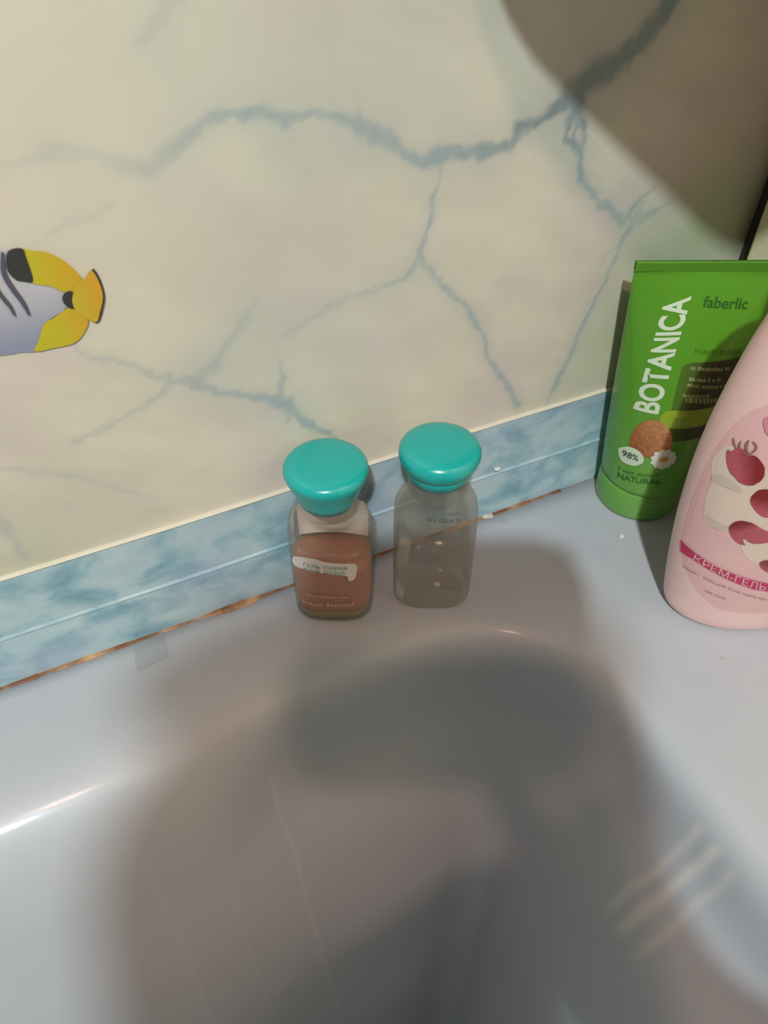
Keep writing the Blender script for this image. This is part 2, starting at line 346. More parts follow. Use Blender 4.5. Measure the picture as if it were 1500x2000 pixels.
    mr = N.new('ShaderNodeMapRange'); mr.inputs[3].default_value = .10; mr.inputs[4].default_value = .2
    Lk.new(geo.outputs['Position'], n3.inputs['Vector']); Lk.new(n3.outputs['Fac'], mr.inputs[0]); Lk.new(mr.outputs[0], b.inputs['Coat Roughness'])
    bp = N.new('ShaderNodeBump'); bp.inputs['Strength'].default_value = .05; bp.inputs['Distance'].default_value = .002; Lk.new(n3.outputs['Fac'], bp.inputs['Height']); Lk.new(bp.outputs[0], b.inputs['Normal'])
    return m
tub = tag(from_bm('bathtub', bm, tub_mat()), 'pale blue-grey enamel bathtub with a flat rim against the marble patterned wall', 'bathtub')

# ------------------------------------------------------------------ surface-following prints
class Surf:
    """front projection of a body: u across, v up, print sits on the outside of the real surface"""
    def __init__(s, obj, origin, ang, face=None):
        s.o = Vector(origin); s.d = Vector((math.cos(ang), math.sin(ang), 0)); s.n = Vector((math.sin(ang), -math.cos(ang), 0))
        me = obj.data; s.bvh = BVHTree.FromPolygons([v.co.copy() for v in me.vertices], [p.vertices[:] for p in me.polygons])
    def uv(s, px, py):
        d = ray(px, py); h = s.bvh.ray_cast(CAM, d, 3)
        if h[0] is None:
            t = ((s.o-CAM).dot(s.n)+.015)/d.dot(s.n); p = CAM+d*t
        else: p = h[0]
        return ((p-s.o).dot(s.d), p.z-s.o.z)
    def at(s, u, v, off=.00015):
        p = s.o+s.d*u+ZU*v+s.n*.2; h = s.bvh.ray_cast(p, -s.n, .5)
        if h[0] is None: return None
        nn = h[1] if h[1].dot(s.n) > 0 else -h[1]
        return h[0]+nn*off
class Flat:
    def __init__(s, y=0): s.y = y
    def uv(s, px, py): p = on_y(px, py, s.y); return (p.x, p.z)
    def at(s, u, v, off=.0002): return Vector((u, s.y-off, v))

def smooth_closed(pts, k=5):
    out = []; n = len(pts)
    for i in range(n):
        p0, p1, p2, p3 = (Vector(pts[(i+j-1) % n][:2]) for j in range(4))
        for q in range(k):
            t = q/k; out.append(.5*((2*p1)+(p2-p0)*t+(2*p0-5*p1+4*p2-p3)*t*t+(3*p1-p0-3*p2+p3)*t**3))
    return [(p.x, p.y) for p in out]
def refine(bm, lim):
    for _ in range(7):
        es = [e for e in bm.edges if e.calc_length() > lim]
        if not es: break
        bmesh.ops.subdivide_edges(bm, edges=es, cuts=1); bmesh.ops.triangulate(bm, faces=[f for f in bm.faces if len(f.verts) > 3])
def lay(name, bm2, surf, m, parent, off, colf=None, lim=.002):
    """bm2: flat mesh in (u, v); lay it on the surface"""
    refine(bm2, lim); dead = []; cols = []
    for v in bm2.verts:
        u, w = v.co.x, v.co.y; p = surf.at(u, w, off)
        if p is None: dead.append(v); v.co = (0, 0, 0)
        else: v.co = p
        v.index = len(cols); cols.append((u, w))
    me_ = bpy.data.meshes.new(name)
    keep = [c for v, c in zip(bm2.verts, cols) if v not in set(dead)] if dead else cols
    if dead: bmesh.ops.delete(bm2, geom=dead, context='VERTS')
    bm2.to_mesh(me_); bm2.free()
    if colf:
        a = me_.color_attributes.new('Col', 'FLOAT_COLOR', 'POINT')
        a.data.foreach_set('color', np.array([[*(.8*x for x in colf(*c)), 1] for c in keep]).ravel())
    return link(name, me_, m, parent)
def poly(name, pts_px, surf, m, parent, off=.0002, smooth=True, colf=None, lim=.002, k=5, inuv=False):
    uv = pts_px if inuv else [surf.uv(*p) for p in pts_px]
    if smooth: uv = smooth_closed(uv, k)
    bm2 = bmesh.new(); bm2.faces.new([bm2.verts.new((u, v, 0)) for u, v in uv]); bmesh.ops.triangulate(bm2, faces=bm2.faces[:])
    return lay(name, bm2, surf, m, parent, off, colf, lim)
def stroke_uv(bm2, uv, w):
    P = [Vector(p) for p in uv]; n = len(P); Lr = []
    for i, p in enumerate(P):
        t = (P[min(i+1, n-1)]-P[max(i-1, 0)]).normalized(); q = Vector((-t.y, t.x)); ww = w*(.35+.65*math.sin(math.pi*min(max((i+.5)/n, .08), .92)))
        Lr.append((bm2.verts.new((*(p+q*ww/2), 0)), bm2.verts.new((*(p-q*ww/2), 0))))
    for a, b in zip(Lr[:-1], Lr[1:]): bm2.faces.new((a[0], a[1], b[1], b[0]))
def strokes(name, lines, surf, m, parent, off=.0003, scale=.00025):
    bm2 = bmesh.new()
    for w, pts in lines:
        uv = [surf.uv(*p) for p in pts]
        dense = []
        for i in range(len(uv)-1):
            p0, p1, p2, p3 = (Vector(uv[min(max(i+j-1, 0), len(uv)-1)]) for j in range(4))
            for q in range(5):
                t = q/5; dense.append(.5*((2*p1)+(p2-p0)*t+(2*p0-5*p1+4*p2-p3)*t*t+(3*p1-p0-3*p2+p3)*t**3))
        dense.append(Vector(uv[-1])); stroke_uv(bm2, dense, w*scale)
    return lay(name, bm2, surf, m, parent, off)
def text_mesh(s, bold=0, squeeze=1, shear=0):
    c = bpy.data.curves.new('t', 'FONT'); c.body = s; c.size = 1; c.offset = bold; c.resolution_u = 4; c.shear = shear
    o = bpy.data.objects.new('t', c); COL.objects.link(o); dg = bpy.context.evaluated_depsgraph_get(); dg.update()
    me_ = bpy.data.meshes.new_from_object(o.evaluated_get(dg)); bpy.data.objects.remove(o)
    bm2 = bmesh.new(); bm2.from_mesh(me_); bpy.data.meshes.remove(me_); bmesh.ops.triangulate(bm2, faces=bm2.faces[:])
    xs = [v.co.x for v in bm2.verts]; ys = [v.co.y for v in bm2.verts]
    x0, x1, y0, y1 = min(xs), max(xs), min(ys), max(ys)
    for v in bm2.verts: v.co = ((v.co.x-x0)/(x1-x0), (v.co.y-y0)/(y1-y0), 0)
    return bm2
def polyl(pts, t):
    n = len(pts)-1; k = min(int(t*n), n-1); f = t*n-k
    return Vector(pts[k])*(1-f)+Vector(pts[k+1])*f
def print_text(name, s, bottom_px, top_px, surf, m, parent, bold=0, off=.0003, shear=0):
    bm2 = text_mesh(s, bold, shear=shear)
    B = [surf.uv(*p) for p in bottom_px]; T = [surf.uv(*p) for p in top_px]
    refine(bm2, .12)
    for v in bm2.verts:
        p = polyl(B, min(max(v.co.x, 0), 1)).lerp(polyl(T, min(max(v.co.x, 0), 1)), v.co.y); v.co = (p.x, p.y, 0)
    return lay(name, bm2, surf, m, parent, off)
def tiny_rows(name, rows_, surf, m, parent, off=.0003, seed=1):
    """illegible small print: short marks of uneven length"""
    rg = random.Random(seed); bm2 = bmesh.new()
    for (x0, y0, x1, y1, h) in rows_:
        a = Vector(surf.uv(x0, y0)); b = Vector(surf.uv(x1, y1)); up = Vector(surf.uv(x0, y0-h))-a; t = 0; L = (b-a).length
        while t < 1:
            w = rg.uniform(.5, 1.0)*up.length*.55/L; w = min(w, 1-t)
            p = a.lerp(b, t); q = a.lerp(b, t+w); hh = rg.uniform(.6, 1)
            vs = [bm2.verts.new((*c, 0)) for c in (p, q, q+up*hh, p+up*hh)]; bm2.faces.new(vs)
            t += w+up.length*(.18 if rg.random() > .16 else .6)/L
    return lay(name, bm2, surf, m, parent, off)

# ------------------------------------------------------------------ fish sticker on the wall
wallS = Flat(0)
fish = empty('fish_sticker', on_y(20, 590, 0), 'tropical fish sticker with white body and yellow tail on the marble wall', 'sticker')
ST = attr_mat('sticker_vinyl', .35)
def wx(px, py): return W(px, py)
bx0, bx1 = wx(60, 500)[0], wx(200, 500)[0]; bz0, bz1 = wx(40, 690)[1], wx(40, 545)[1]
def yellow(u, v):
    t = min(max((u-bx0)/(bx1-bx0)*1.15, 0), 1); return tuple(np.array([.66, .56, .035])*(1-t)+np.array([.80, .36, .03])*t)
def bodyc(u, v):
    t = min(max((v-bz0)/(bz1-bz0), 0), 1); t = t*t*(3-2*t); return tuple(np.array([.34, .36, .48])*(1-t)+np.array([.64, .62, .66])*t)
poly('body', [(-150,560),(-120,520),(-60,487),(0,484),(20,500),(62,548),(100,554),(125,566),(138,582),(124,606),(88,632),(76,682),(40,688),(0,694),(-60,690),(-130,650)], wallS, ST, fish, .0003, colf=bodyc, lim=.0015)
poly('top_fin', [(44,487),(62,488),(82,489),(112,500),(140,520),(160,546),(148,566),(128,571),(100,558),(62,551),(58,530)], wallS, ST, fish, .0006, colf=yellow, k=4)
poly('bottom_fin', [(68,684),(76,660),(85,632),(106,618),(135,599),(150,608),(171,622),(166,644),(145,668),(105,678)], wallS, ST, fish, .0006, colf=yellow, k=4)
poly('tail_edge', [(179,525),(190,534),(200,558),(204,580),(200,604),(192,627),(180,622),(172,570)], wallS, mat('sticker_dark', (.06, .06, .05), .4), fish, .0006)
def tailc(u, v):
    a, b_ = wx(140, 570)[0], wx(200, 570)[0]; t = min(max((u-a)/(b_-a), 0), 1); return tuple(np.array([.66, .52, .04])*(1-t)+np.array([.80, .40, .04])*t)
poly('tail_fin', [(178,526),(165,540),(146,560),(140,585),(148,605),(168,619),(187,627),(194,608),(200,578),(193,550)], wallS, ST, fish, .0008, colf=tailc, k=4)
DK = mat('sticker_black', (.05, .055, .05), .4)
poly('black_patch', [(14,490),(28,483),(44,484),(50,500),(60,528),(63,548),(45,547),(30,544),(16,530),(11,510)], wallS, DK, fish, .0008)
poly('tail_spot', [(141,567),(128,568),(121,578),(124,590),(133,598),(141,600),(139,584)], wallS, DK, fish, .0009)
strokes('stripes', [(6, [(4,490),(4,512),(8,535),(24,562),(40,583),(50,600),(56,613)]), (5, [(-12,545),(-4,566),(8,583),(20,598),(28,614)]), (5, [(-40,520),(-38,560),(-20,600),(-4,620)])], wallS, mat('sticker_grey_line', (.12, .11, .16), .4), fish, .0009)
poly('eye', [(-118,560),(-108,552),(-100,560),(-106,570),(-114,571)], wallS, DK, fish, .0009)

# ------------------------------------------------------------------ green tube
TA = math.radians(-25); TD = Vector((math.cos(TA), math.sin(TA), 0)); TN = Vector((math.sin(TA), -math.cos(TA), 0))
TB = Vector((-.0405, -.0215, 0)); TW = .0315
TLc = on_y(1243, 511, -.0140)               # upper left corner of the crimp
TTop = TLc + TD*TW; TH_ = TTop.z
tube = empty('hair_mask_tube', TB, 'green squeeze tube standing on its cap in the tub corner beside the wall', 'tube')
green = None
def green_mat():
    m = mat('green_tube_plastic', (.115, .37, .03), .32, Coat_Weight=.25, Coat_Roughness=.2); nt = m.node_tree; N = nt.nodes; Lk = nt.links
    geo = N.new('ShaderNodeNewGeometry'); sp = N.new('ShaderNodeSeparateXYZ'); Lk.new(geo.outputs['Position'], sp.inputs[0])
    mr = N.new('ShaderNodeMapRange'); mr.inputs[1].default_value = .02; mr.inputs[2].default_value = .08; Lk.new(sp.outputs['Z'], mr.inputs[0])
    mx = N.new('ShaderNodeMixRGB'); mx.inputs[1].default_value = (0.120, 0.336, 0.040, 1); mx.inputs[2].default_value = (0.088, 0.280, 0.016, 1)
    Lk.new(mr.outputs[0], mx.inputs[0]); Lk.new(mx.outputs[0], N['Principled BSDF'].inputs['Base Color']); return m
GM = green_mat()
def tube_axis(z): t = z/TH_; return TB.lerp(Vector((TTop.x, TTop.y, 0)), t)+Vector((0, 0, 0))
rows = []; NS = 96
zs = list(np.linspace(.0175, TH_-.0045, 60))
for z in zs:
    t = (z-.0175)/(TH_-.0045-.0175); a = .0210+(TW-.0210)*(t**.85); b = .0210*(1-t**2.3)+.0009
    a = a - .0012*math.exp(-((z-.0175)/.0015)**2); b = b-.0012*math.exp(-((z-.0175)/.0015)**2)
    c = tube_axis(z)
    rows.append([tuple(c+TD*a*math.cos(2*math.pi*i/NS)-TN*b*math.sin(2*math.pi*i/NS)+ZU*z) for i in range(NS)])
for z, b in ((TH_-.0040, .0007), (TH_-.0005, .0007), (TH_, .0004)):
    c = tube_axis(z)
    rows.append([tuple(c+TD*(TW if z < TH_ else TW-.0004)*math.copysign(abs(math.cos(2*math.pi*i/NS))**.25, math.cos(2*math.pi*i/NS))-TN*b*math.sin(2*math.pi*i/NS)+ZU*z) for i in range(NS)])
body = from_bm('tube_body', grid_mesh(rows, True, True, True), GM, tube)
cap_prof = [(.0195, 0), (.0208, .0006), (.0212, .002), (.0213, .0150), (.0209, .0166), (.0200, .0172), (.0190, .0176)]
cap = from_bm('flip_cap', lathe(cap_prof, TB), mat('green_cap_plastic', (.16, .42, .06), .3, Coat_Weight=.3), tube)
cap.data.materials[0].name = 'green_cap_plastic'
crimp = from_bm('crimp_seal', grid_mesh([[tuple(tube_axis(z)+TD*(TW+.0001)*s+TN*(.0009)+ZU*z) for s in np.linspace(-1, 1, 30)] for z in (TH_-.0040, TH_-.0005, TH_+.0001)]+
     [[tuple(tube_axis(z)+TD*(TW+.0001)*s-TN*(.0009)+ZU*z) for s in np.linspace(-1, 1, 30)] for z in (TH_+.0001, TH_-.0040)]), mat('green_crimp', (.10, .30, .02), .4), tube)
tS = Surf(body, TB, TA)
WH = mat('white_print', (.72, .84, .62), .5); DG = mat('dark_green_print', (.03, .13, .012), .5)
print_text('brand_lettering', 'BOTANICA', [(1286,809),(1318,693),(1351,578)], [(1236,797),(1268,692),(1297,584)], tS, WH, tube, bold=.028)
print_text('maker_lettering', 'faberlic', [(1373,600),(1461,604)], [(1373,577),(1461,581)], tS, DG, tube, shear=.25, bold=.012)
print_text('small_lettering', 'HAIR MASK', [(1358,690),(1450,690)], [(1358,680),(1450,680)], tS, mat('faint_dark_green_print', (.06, .22, .015), .5), tube)
def boxc(u, v):
    return (.055, .06, .018)
LB = attr_mat('label_print', .4)
u0, v1 = tS.uv(1350, 708); _, v0 = tS.uv(1300, 902)
ul, _ = tS.uv(1318, 800)
def darkc(u, v):
    t = min(max((u-u0+.002)/.012, 0), 1); return tuple(np.array([.085, .17, .02])*(1-t)+np.array([.045, .04, .02])*t)
vb = tS.uv(1303, 862)[1]
poly('dark_label', [(u0-.0035, vb), (u0-.0035, v1-.004), (u0-.0028, v1-.0012), (u0, v1), (u0+.006, v1), (u0+.03, v1), (u0+.033, v1-.003), (u0+.033, vb), (u0+.015, vb)], tS, LB, tube, .0002, smooth=False, colf=darkc, inuv=True)
va, vc = tS.uv(1312, 801)[1], tS.uv(1306, 836)[1]
poly('lime_band', [(u0-.0075, (va+vc)/2), (u0-.0060, va-.001), (u0-.003, va), (u0+.012, va), (u0+.032, va), (u0+.032, vc), (u0+.012, vc), (u0-.004, vc), (u0-.0068, vc+.001)], tS, mat('lime_print', (.30, .44, .03), .4), tube, .0003, smooth=False, inuv=True)
tiny_rows('label_small_print', [(1349,722,1425,722,8),(1346,744,1410,744,8),(1342,754,1425,754,8),(1338,785,1400,785,14),(1334,775,1385,775,7)], tS, mat('olive_print', (.33, .37, .15), .5), tube, .0003, 3)
tiny_rows('lime_small_print', [(1318,815,1345,815,8),(1317,829,1345,829,9)], tS, mat('pale_lime_print', (.42, .56, .16), .5), tube, .0005, 5)
wc = tS.uv(1272, 861)
def walnutc(u, v):
    x, y = (u-wc[0])*900, (v-wc[1])*900
    k = float(fbm(np.array([x*.7+9+y*.2]), np.array([y*1.0+7]), 3, 77)[0]); r = abs(math.sin(k*9))
    t = min(max(.5+x*.05+y*.03, 0), 1)
    return tuple((np.array([.40, .13, .035])*(1-t)+np.array([.66, .30, .12])*t)*(.55+.5*r))
poly('walnut_picture', [(1232,872),(1232,852),(1244,832),(1262,821),(1282,820),(1300,830),(1311,848),(1313,870),(1306,884),(1284,894),(1262,892),(1242,884)], tS, LB, tube, .0004, colf=walnutc, lim=.0006)
cu, cv = tS.uv(1296, 896); pet = []
for i in range(64):
    a = 2*math.pi*i/64; r = .0052*(.80+.20*abs(math.sin(a*5.5+.4)))
    pet.append((cu+r*1.15*math.cos(a), cv+r*1.2*math.sin(a)))
poly('daisy_petals', pet, tS, mat('petal_print', (.78, .76, .64), .5), tube, .0006, smooth=False, inuv=True)
poly('daisy_centre', [(cu+.0019*math.cos(a), cv+.0016*math.sin(a)) for a in np.linspace(0, 6.28, 16)[:-1]], tS, mat('daisy_yellow_print', (.75, .36, .02), .5), tube, .0008, inuv=True)
poly('round_seal', [(1209,880),(1213,873),(1228,871),(1245,877),(1257,890),(1256,902),(1243,908),(1228,906),(1214,897)], tS, WH, tube, .0006)
print_text('seal_lettering', '98%', [(1216,887),(1247,899)], [(1219,876),(1249,888)], tS, mat('black_green_print', (.03, .05, .02), .5), tube, bold=.01, off=.0009)
print_text('claim_lettering', 'NATURAL', [(1206,932),(1245,943),(1290,945)], [(1207,921),(1246,932),(1290,935)], tS, DG, tube, bold=.01)
tiny_rows('claim_small_print', [(1208,916,1285,930,6)], tS, mat('faint_dark_green_print_b', (.05, .2, .015), .5), tube, .0003, 8)

# ------------------------------------------------------------------ pink shower cream bottle
PA = math.radians(-25); PD = Vector((math.cos(PA), math.sin(PA), 0)); PN = Vector((math.sin(PA), -math.cos(PA), 0)); PB = Vector((-.0462, -.0990, 0))
kz = [0, .0015, .005, .008, .03, .06, .09, .12, .15, .165, .172, .175]; ka = [.0285, .0308, .0325, .0333, .0368, .0400, .0409, .0388, .0335, .026, .017, .012]
from bisect import bisect_right
def cr(x, xs, ys):
    i = min(max(bisect_right(xs, x)-1, 0), len(xs)-2); h = xs[i+1]-xs[i]; t = (x-xs[i])/h
    def sl(j):
        if j == 0: return (ys[1]-ys[0])/(xs[1]-xs[0])
        if j == len(xs)-1: return (ys[-1]-ys[-2])/(xs[-1]-xs[-2])
        return (ys[j+1]-ys[j-1])/(xs[j+1]-xs[j-1])
    m0, m1 = sl(i)*h, sl(i+1)*h
    return (2*t**3-3*t*t+1)*ys[i]+(t**3-2*t*t+t)*m0+(-2*t**3+3*t*t)*ys[i+1]+(t**3-t*t)*m1
pink = empty('shower_cream_bottle', PB, 'pink oval shower cream bottle with raspberry label at the right tub edge', 'bottle')
rows = []
for z in list(np.linspace(0, .01, 10))+list(np.linspace(.013, .175, 70)):
    a = cr(z, kz, ka); b = min(a*.6, .0235) if z > .16 else a*.6
    rows.append([tuple(PB+PD*a*math.cos(t)-PN*b*math.sin(t)+ZU*z) for t in np.linspace(0, 2*math.pi, 121)[:-1]])
pbody = from_bm('bottle_body', grid_mesh(rows, True, True, True), mat('pink_plastic', (1.0, .66, .62), .38, Subsurface_Weight=.0, Coat_Weight=.1), pink)
pcap = from_bm('screw_cap', lathe([(.0125, .1745), (.0135, .176), (.0135, .199), (.0125, .2005), (.009, .201)], PB), mat('pink_cap_plastic', (.80, .30, .40), .35), pink)
pS = Surf(pbody, PB, PA)
left_px = [(1385,1176),(1362,1153),(1344,1122),(1334,1090),(1331,1060),(1345,1000),(1368,935),(1400,872),(1438,825),(1478,798)]
luv = [pS.uv(*p) for p in left_px]; ub = pS.uv(1440, 1194)
uc = -.006
luv += [(-.0275, .1275), (-.0185, .1330)]
full = luv+[(uc, .1352)]+[(2*uc-u, v) for u, v in reversed(luv)]+[(uc+.012, ub[1]), (uc, ub[1]-.0006), (uc-.012, ub[1])]
poly('oval_label', full, pS, mat('rose_label', (.90, .53, .51), .4), pink, .00015, inuv=True, k=4)
CM = mat('cream_print', (.84, .66, .54), .4)
poly('cream_swirl', [(1376,1010),(1380,970),(1392,935),(1390,910),(1402,884),(1430,870),(1470,900),(1500,920),(1545,960),(1560,1040),(1545,1090),(1500,1108),(1455,1085),(1440,1040),(1420,1036),(1392,1030)], pS, CM, pink, .0003, lim=.002)
poly('cream_fold', [(1392,925),(1410,928),(1440,945),(1448,960),(1430,955),(1405,945),(1393,938)], pS, mat('cream_shade_print', (.70, .56, .46), .4), pink, .0005)
poly('cream_fold', [(1380,1005),(1392,1012),(1402,1020),(1425,1030),(1408,1034),(1390,1026)], pS, bpy.data.materials['cream_shade_print'], pink, .0005)
def rz(l, ox=1320, oy=780, s=.15): return [(ox+a*s, oy+b*s) for a, b in l]
def berryc(c0, gx_, gy_):
    c = pS.uv(*c0)
    def f(u, v):
        t = min(max(.5+((u-c[0])*gx_+(v-c[1])*gy_)*180, 0), 1)
        n_ = float(fbm(np.array([u*1500]), np.array([v*1500]), 2, 60)[0])
        return tuple((np.array([.52, .10, .13])*(1-t)+np.array([.27, .022, .022])*t)*(.8+.4*n_))
    return f
PM = attr_mat('berry_print', .35)
poly('raspberry_picture', rz([(680,650),(740,668),(800,620),(880,640),(960,700),(1060,740),(1140,840),(1160,900),(1150,990),(1100,1060),(1060,1080),(1010,1110),(920,1105),(830,1070),(780,1010),(720,950),(680,850),(668,760)]), pS, PM, pink, .0006, colf=berryc((1460,910), 1, .3), lim=.0008, k=3)
poly('raspberry_picture', rz([(1095,1165),(1200,1160),(1300,1180),(1380,1280),(1360,1420),(1280,1500),(1160,1525),(1070,1470),(1010,1400),(975,1330),(985,1260),(1030,1210)]), pS, PM, pink, .0006, colf=berryc((1490,985), 0, 1), lim=.0008, k=3)
poly('raspberry_picture', rz([(695,1660),(760,1590),(840,1568),(930,1580),(1020,1610),(1150,1690),(1250,1720),(1280,1800),(1200,1850),(1060,1868),(970,1855),(890,1800),(880,1840),(905,1890),(800,1850),(730,1770)]), pS, PM, pink, .0006, colf=berryc((1450,1030), -1, 1), lim=.0008, k=3)
poly('raspberry_picture', [(1483,1098),(1500,1092),(1525,1098),(1530,1112),(1510,1118),(1492,1112)], pS, PM, pink, .0006, colf=berryc((1500,1105), 0, 1), lim=.0008, k=3)
strokes('sepals', [(6, rz([(950,700),(925,620),(940,560),(960,520)])), (5, rz([(960,700),(1030,660),(1055,600),(1010,530)])), (4, rz([(850,640),(840,590),(858,530)])), (4, rz([(800,630),(775,570),(765,490)])), (10, rz([(900,670),(950,700),(1000,720)]))], pS, mat('sepal_print', (.33, .16, .10), .5), pink, .0008, scale=.00013)
BT = [(1331,1053),(1365,1083),(1400,1105),(1440,1122),(1480,1134),(1500,1138),(1530,1140)]
BB = [(1530,1156),(1500,1154),(1470,1149),(1430,1134),(1390,1114),(1355,1091),(1331,1076)]
poly('magenta_band', BT+BB, pS, mat('magenta_print', (.66, .035, .13), .4), pink, .0005, smooth=False)
print_text('cream_gel_lettering', 'КРЕМ-ГЕЛЬ', [(1355,1090),(1390,1112),(1425,1129),(1460,1143),(1494,1151)], [(1360,1080),(1394,1100),(1429,1117),(1463,1130),(1496,1138)], pS, mat('pale_pink_print', (.86, .5, .55), .4), pink, bold=.004, off=.0008)
tiny_rows('pale_small_print', [(1336,1106,1372,1126,4),(1375,1128,1408,1145,5),(1410,1144,1500,1172,5),(1378,1154,1418,1170,4)], pS, mat('grey_rose_print', (.60, .36, .38), .5), pink, .0005, 11)
poly('ribbon_picture', [(1492,822),(1500,812),(1515,816),(1520,840),(1505,850),(1496,842)], pS, mat('ribbon_print', (.78, .28, .36), .4), pink, .0006)

# ------------------------------------------------------------------ two small clear bottles
def clear_mat(name, tint, haze):
    m = bpy.data.materials.new(name); m.use_nodes = True; nt = m.node_tree; N = nt.nodes; Lk = nt.links
    N.remove(N['Principled BSDF']); out = N['Material Output']
    tr = N.new('ShaderNodeBsdfTransparent'); tr.inputs[0].default_value = (*tint, 1)
    gl = N.new('ShaderNodeBsdfGlossy'); gl.inputs['Roughness'].default_value = .07; df = N.new('ShaderNodeBsdfDiffuse'); df.inputs[0].default_value = (.50, .47, .43, 1)
    lw = N.new('ShaderNodeLayerWeight'); lw.inputs[0].default_value = .35
    nz = N.new('ShaderNodeTexNoise'); nz.inputs['Scale'].default_value = 120; tc = N.new('ShaderNodeTexCoord'); Lk.new(tc.outputs['Object'], nz.inputs['Vector'])
    mh = N.new('ShaderNodeMath'); mh.operation = 'MULTIPLY'; mh.inputs[1].default_value = haze*2; Lk.new(nz.outputs['Fac'], mh.inputs[0])
    edge_ = N.new('ShaderNodeMath'); edge_.operation = 'MULTIPLY_ADD'; edge_.inputs[1].default_value = .28; Lk.new(lw.outputs['Facing'], edge_.inputs[0]); Lk.new(mh.outputs[0], edge_.inputs[2])
    m1 = N.new('ShaderNodeMixShader'); m2 = N.new('ShaderNodeMixShader')
    Lk.new(edge_.outputs[0], m1.inputs[0]); Lk.new(tr.outputs[0], m1.inputs[1]); Lk.new(df.outputs[0], m1.inputs[2])
    fr = N.new('ShaderNodeMath'); fr.operation = 'MULTIPLY'; fr.inputs[1].default_value = .35; Lk.new(lw.outputs['Fresnel'], fr.inputs[0])
    Lk.new(fr.outputs[0], m2.inputs[0]); Lk.new(m1.outputs[0], m2.inputs[1]); Lk.new(gl.outputs[0], m2.inputs[2]); Lk.new(m2.outputs[0], out.inputs[0]); return m
TEAL = mat('teal_plastic', (.008, .44, .40), .28, Coat_Weight=.4, Coat_Roughness=.08)
def sup(c, ang, a, b, z, n=72, e=3.2):
    d = Vector((math.cos(ang), math.sin(ang), 0)); q = Vector((-math.sin(ang), math.cos(ang), 0)); out = []
    for i in range(n):
        t = 2*math.pi*i/n; cx, sy = math.cos(t), math.sin(t)
        out.append(tuple(Vector((c[0], c[1], 0))+d*a*math.copysign(abs(cx)**(2/e), cx)+q*b*math.copysign(abs(sy)**(2/e), sy)+ZU*z))
    return out
bprof = [(.80, .0), (.92, .0006), (.975, .0022), (.99, .005), (1.0, .012), (1.0, .022), (1.0, .033), (1.0, .043), (.985, .0475), (.95, .0505), (.87, .0533), (.74, .0552)]
def small_bottle(c, ang, label, H, A, B, shell, crease):
    e = empty('small_bottle', (c[0], c[1], 0), label, 'bottle', 'small teal capped bottles')
    s = (H-.004)/.074; cap0 = .0575*s
    rows_ = [sup(c, ang, A*k, B*k, z*s, e=3.0 if z < .05 else 2.4) for k, z in bprof]
    rows_.append(sup(c, ang, .0118, .0118, .0567*s, e=2)); rows_.append(sup(c, ang, .0105, .0105, .0615*s, e=2))
    b = from_bm('bottle_body', grid_mesh(rows_, True, True, False), shell, e)
    r = .0168
    if crease:
        pr = [(.0118, H-.0165), (.0126, H-.0160), (.0134, H-.0128), (.0136, H-.0118), (.0133, H-.0114), (.0148, H-.0098), (.0160, H-.0078), (.01655, H-.0055), (.0164, H-.0038), (.0157, H-.0024), (.0142, H-.0013), (.011, H-.0006), (.006, H-.0002), (.002, H)]
    else:
        pr = [(.0108, H-.0195), (.0117, H-.0193), (.0126, H-.0165), (.0138, H-.0125), (.0152, H-.0090), (.0164, H-.0062), (.0169, H-.0044), (.0167, H-.0029), (.0159, H-.0018), (.0142, H-.0010), (.011, H-.0005), (.006, H-.0002), (.002, H)]
    cp = from_bm('cap', lathe(pr, c), TEAL, e)
    return e, b
c1 = (-.2142, -.0200); c2 = (-.1703, -.0325); BA = math.radians(-27)
e1, b1 = small_bottle(c1, BA, 'small clear bottle with peach soap and white label strip under a teal cap', .0875, .0178, .0125, clear_mat('clear_plastic', (.93, .93, .92), .06), False)
e2, b2 = small_bottle(c2, BA, 'empty clear small bottle with teal cap, nearer the green tube', .0905, .0180, .0130, clear_mat('clear_plastic_empty', (.92, .89, .84), .05), True)
# peach soap inside the first bottle
soap_rows = [sup(c1, BA, .0178*k*.95, .0125*k*.95, z) for k, z in [(.80, .0066), (.97, .0072), (1.0, .012), (1.0, .022), (1.0, .033), (.99, .0345)]]
from_bm('soap_fill', grid_mesh(soap_rows, True, True, True), mat('peach_soap', (.68, .29, .17), .45), e1)
grn = [sup(c1, BA, .0178*k*.95, .0125*k*.95, z) for k, z in [(.80, .0012), (.93, .0022), (.97, .0062), (.9, .0064)]]
from_bm('green_sediment', grid_mesh(grn, True, True, True), mat('green_sediment', (.26, .28, .05), .5), e1)
BD = Vector((math.cos(BA), math.sin(BA), 0)); BN = Vector((math.sin(BA), -math.cos(BA), 0)); c1v = Vector((*c1, 0)); c2v = Vector((*c2, 0))
back = []
for z in np.linspace(.036, .0590, 12):
    k = 1.0 if z < .050 else 1.0-(z-.050)*16
    back.append([tuple(c1v+BD*s*.0162*min(1, k+.04)-BN*(.0108*k-.0006*s*s*4)+ZU*z) for s in np.linspace(-.92, .98, 24)])
from_bm('back_label', grid_mesh(back), mat('beige_back_label', (.88, .74, .62), .6), e1)
s1 = Surf(b1, c1v, BA)
WS = mat('white_label_strip', (.86, .80, .72), .5); GP = mat('green_small_print', (.06, .38, .22), .5)
poly('front_label', [(572,1090),(580,1086),(610,1090),(640,1098),(668,1100),(690,1100),(697,1106),(696,1118),(692,1130),(682,1134),(676,1124),(650,1121),(620,1117),(592,1110),(575,1102)], s1, WS, e1, .0003)
GL1 = [(593,1103),(620,1110),(650,1112),(680,1113)]; GL0 = [(594,1097),(621,1104),(650,1106),(681,1106)]
